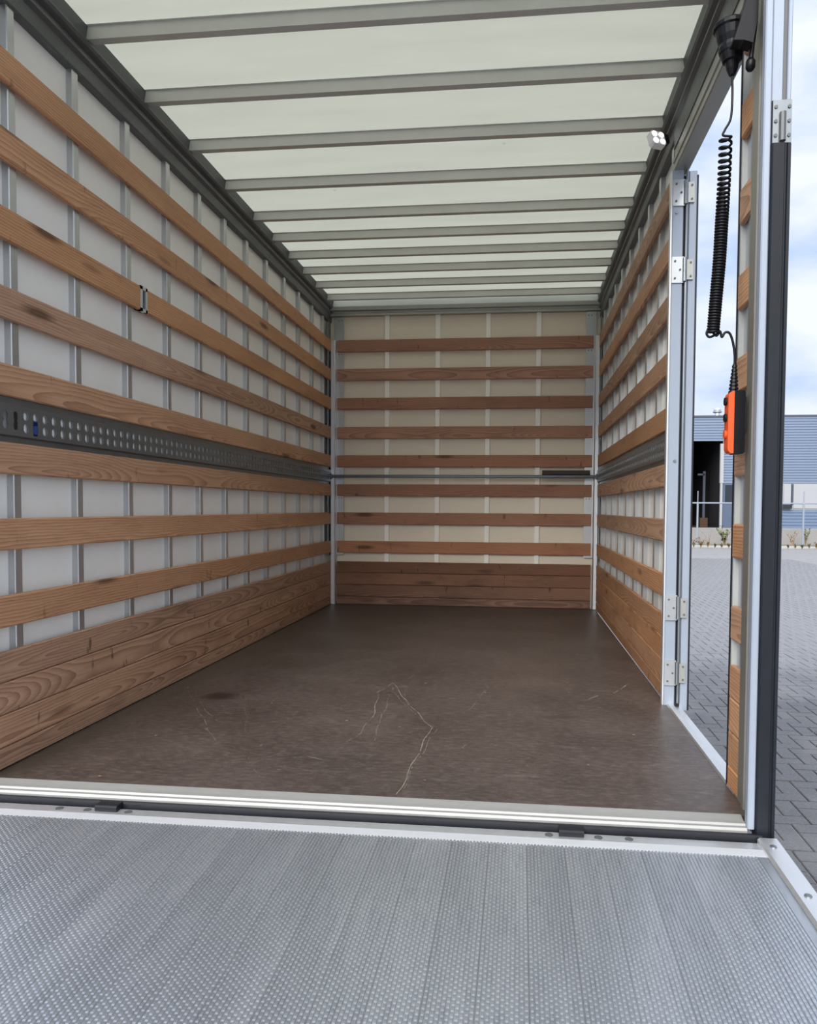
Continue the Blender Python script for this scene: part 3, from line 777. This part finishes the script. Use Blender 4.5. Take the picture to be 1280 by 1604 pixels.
bpart('pillar', MB().box((GX1, BY - .10, bz(757)), (bx(1133), BY + .05, bz(695))).box((GX1 + .03, BY - .08, ZB), (bx(1132), BY + .05, bz(757))), 'bwhite')
fr = bpart('door_frame', MB().box((bx(1133), BY - .02, ZB), (bx(1160), BY + .06, bz(757))), 'bdoor')
bpart('door_glass', MB().box((bx(1136.5), BY - .04, bz(789)), (bx(1157), BY - .021, bz(760))), 'bglass')
wp = bpart('white_panel_wall', MB().box((bx(1160), BY - .01, bz(798)), (XR, BY + .06, bz(757))), 'bwhite')
bpart('cladding', corr(bx(1160), XR, ZB, bz(798), .16), 'clad_low')
for u0, u1 in ((1200, 1226), (1228.5, 1239.5), (1243.5, 1300), (1304, 1352), (1356, 1404)):
    bpart('window_panel', MB().box((bx(u0), BY - .05, bz(796)), (bx(u1), BY - .011, bz(759))), 'bwhite')
bpart('window_frame', MB().box((bx(1240), BY - .07, bz(790)), (bx(1243), BY - .0115, bz(758))), 'btrim')
bpart('vent_box', MB().box((bx(1226), BY - .2, bz(796.5)), (bx(1240), BY - .071, bz(790))), 'bglass')
bpart('shelf_post', MB().box((bx(1117), BY + 2, ZB), (bx(1117) + .12, BY + 2.12, bz(735))).box((bx(1108), BY + 2, bz(742)), (bx(1119), BY + 2.1, bz(739))), 'btrim')
bpart('crate', MB().box((bx(1106), BY + 1, ZB), (bx(1118), BY + 1.9, bz(812))), 'pallet')
ch = empty('roof_vent', (at(1124, 640, 1, BY + 1).x, BY + 1, ZTOP)); tag(ch, 'small metal chimney with a rain cap on the hall roof', 'chimney')
build('pipe', MB().cyl((0, 0, 0), .13, .42, 2, 12), 'alu', ch)
build('rain_cap', MB().tube([(0, 0, .34), (0, 0, .40), (0, 0, .42), (0, 0, .48), (0, 0, .50), (0, 0, .58)], [.15, .24, .24, .15, .20, .17], 12), 'alu', ch)
pth = bz(827)
o = build('dock_wall', MB().prism([(36.2, GZ - .05), (36.25, pth - .03), (36.28, pth), (37.2, pth), (37.2, GZ - .05)], 0, XL - 4, XR + 4), 'concrete'); tag(o, 'low weathered concrete plinth wall under the industrial hall', 'wall')

# fence
fe = empty('fence', (bx(1176) - 2, 34.6, GZ)); tag(fe, 'thin galvanised tube fence before the concrete plinth', 'fence')
F0 = fe.location.copy()
fx = [at(u, 800, 1, 34.6).x for u in (1093, 1259)]; stp = (fx[1] - fx[0]) / 2
rz_ = at(1120, 788, 1, 34.6).z; tz_ = at(1093, 769, 1, 34.6).z
pm_ = MB().cyl((0, 0, 0), .045, rz_ - GZ, 2, 8).cyl((0, 0, rz_ - GZ), .022, tz_ - rz_, 2, 6).mesh('post', 'fencegalv')
for k in range(-6, 9): link('post', pm_, fe, (fx[0] + k * stp - F0.x, 0, 0))
build('top_rail', MB().tube([(fx[0] - 6 * stp - F0.x, 0, rz_ - GZ), (fx[0] + 8 * stp - F0.x, 0, rz_ - GZ)], .035, 8), 'fencegalv', fe)
# kerb
ke = empty('kerb', (bx(1180), 33.0, GZ)); tag(ke, 'row of pale concrete kerb stones along the weedy border', 'kerb')
km_ = MB().cbox((.005, 0, -.05), (.995, .3, .085), .015, 0).mesh('kerb_stone', 'kerb')
for k in range(-14, 16): link('kerb_stone', km_, ke, (k, random.uniform(-.02, .02), random.uniform(-.01, .01)))
s = NT('bare_border_soil'); pos = s.n('NewGeometry').outputs['Position']
n1 = s.noise(pos, 3, 5, .7); c = s.mix(s.mr(n1, .35, .65), s2l(120, 112, 96), s2l(150, 146, 132)); s.pbr(c, .9); MAT['soil'] = s.m
o = build('border_soil', MB().box((XL - 4, 33.35, GZ - .05), (XR + 4, 36.2, GZ + .03)), 'soil', gr)

# weeds
def leafmat(name, a, b):
    s = NT(name); ri = s.n('NewGeometry').outputs['Random Per Island']
    p = s.pbr(s.mix(ri, a, b), .7); MAT[name] = s.m
leafmat('green_leaf', s2l(70, 92, 48), s2l(112, 132, 72)); leafmat('dry_stem', s2l(120, 96, 66), s2l(168, 140, 104)); leafmat('moss', s2l(74, 80, 44), s2l(110, 108, 64))
leafmat('russet_leaf', s2l(128, 92, 78), s2l(150, 120, 96))
def weed(u, y, h, sp, mat, label, n=60, leaf=.10, grp=None, name='weed'):
    p = at(u, 850, 1, y); rt = empty(name, (p.x, y, GZ)); tag(rt, label, 'weed', grp)
    st = MB(); lf = MB()
    for k in range(max(4, n // 9)):
        a = random.uniform(0, 6.28); q = random.uniform(.2, 1) * sp; hh_ = h * random.uniform(.6, 1)
        tip = Vector((math.cos(a) * q, math.sin(a) * q, hh_)); mid = Vector((tip.x * .35, tip.y * .35, hh_ * .6))
        st.tube([(0, 0, -.02), mid, tip], [.012, .008, .003], 4)
        for j in range(9):
            f = random.uniform(.25, 1); c_ = (mid.lerp(tip, (f - .5) * 2) if f > .5 else mid * (f * 2))
            d = Vector((random.uniform(-1, 1), random.uniform(-1, 1), random.uniform(-.2, .8))).normalized() * leaf * random.uniform(.6, 1.2)
            sd_ = d.cross(Vector((0, 0, 1))).normalized() * leaf * .28
            lf.poly([c_, c_ + d * .5 + sd_, c_ + d, c_ + d * .5 - sd_])
    build('stem', st, 'dry_stem', rt); build('foliage', lf, mat, rt)
weed(1135, 34.9, 1.0, .45, 'green_leaf', 'tall leafy green weed before the plinth by the slate blue door', 130, .16)
weed(1111, 34.3, .85, .7, 'dry_stem', 'bare twiggy dry weed below the dark hall gate', 40, .05)
weed(1100, 33.8, .42, .6, 'dry_stem', 'low straw-coloured weed clump at the fence post foot', 110, .10)
weed(1262, 34.9, .9, .35, 'green_leaf', 'slim green weed beside a fence post near the white panel wall', 70, .13)
weed(1242, 34.6, .75, .5, 'russet_leaf', 'reddish dry weed against the plinth under the white panel wall', 70, .09)
for u, y, h, sp, lab in ((1087, 32.6, .30, .10, 0), (1098, 32.62, .26, .10, 0), (1109, 32.6, .32, .10, 0), (1120, 32.64, .22, .09, 0), (1131, 32.6, .2, .09, 0), (1142, 32.62, .22, .09, 0),
                        (1235, 32.6, .2, .09, 1), (1246, 32.62, .22, .09, 1), (1257, 32.6, .2, .09, 1), (1268, 32.6, .26, .1, 1), (1279, 32.6, .3, .1, 1)):
    weed(u, y, h, sp, 'moss', ('low mossy green tuft at the kerb below the dark hall gate and slate blue door', 'low mossy green tuft at the kerb below the white panel wall')[lab], 110, .065,
         ('kerb tufts below the hall gate', 'kerb tufts below the white wall')[lab], 'grass_tuft')
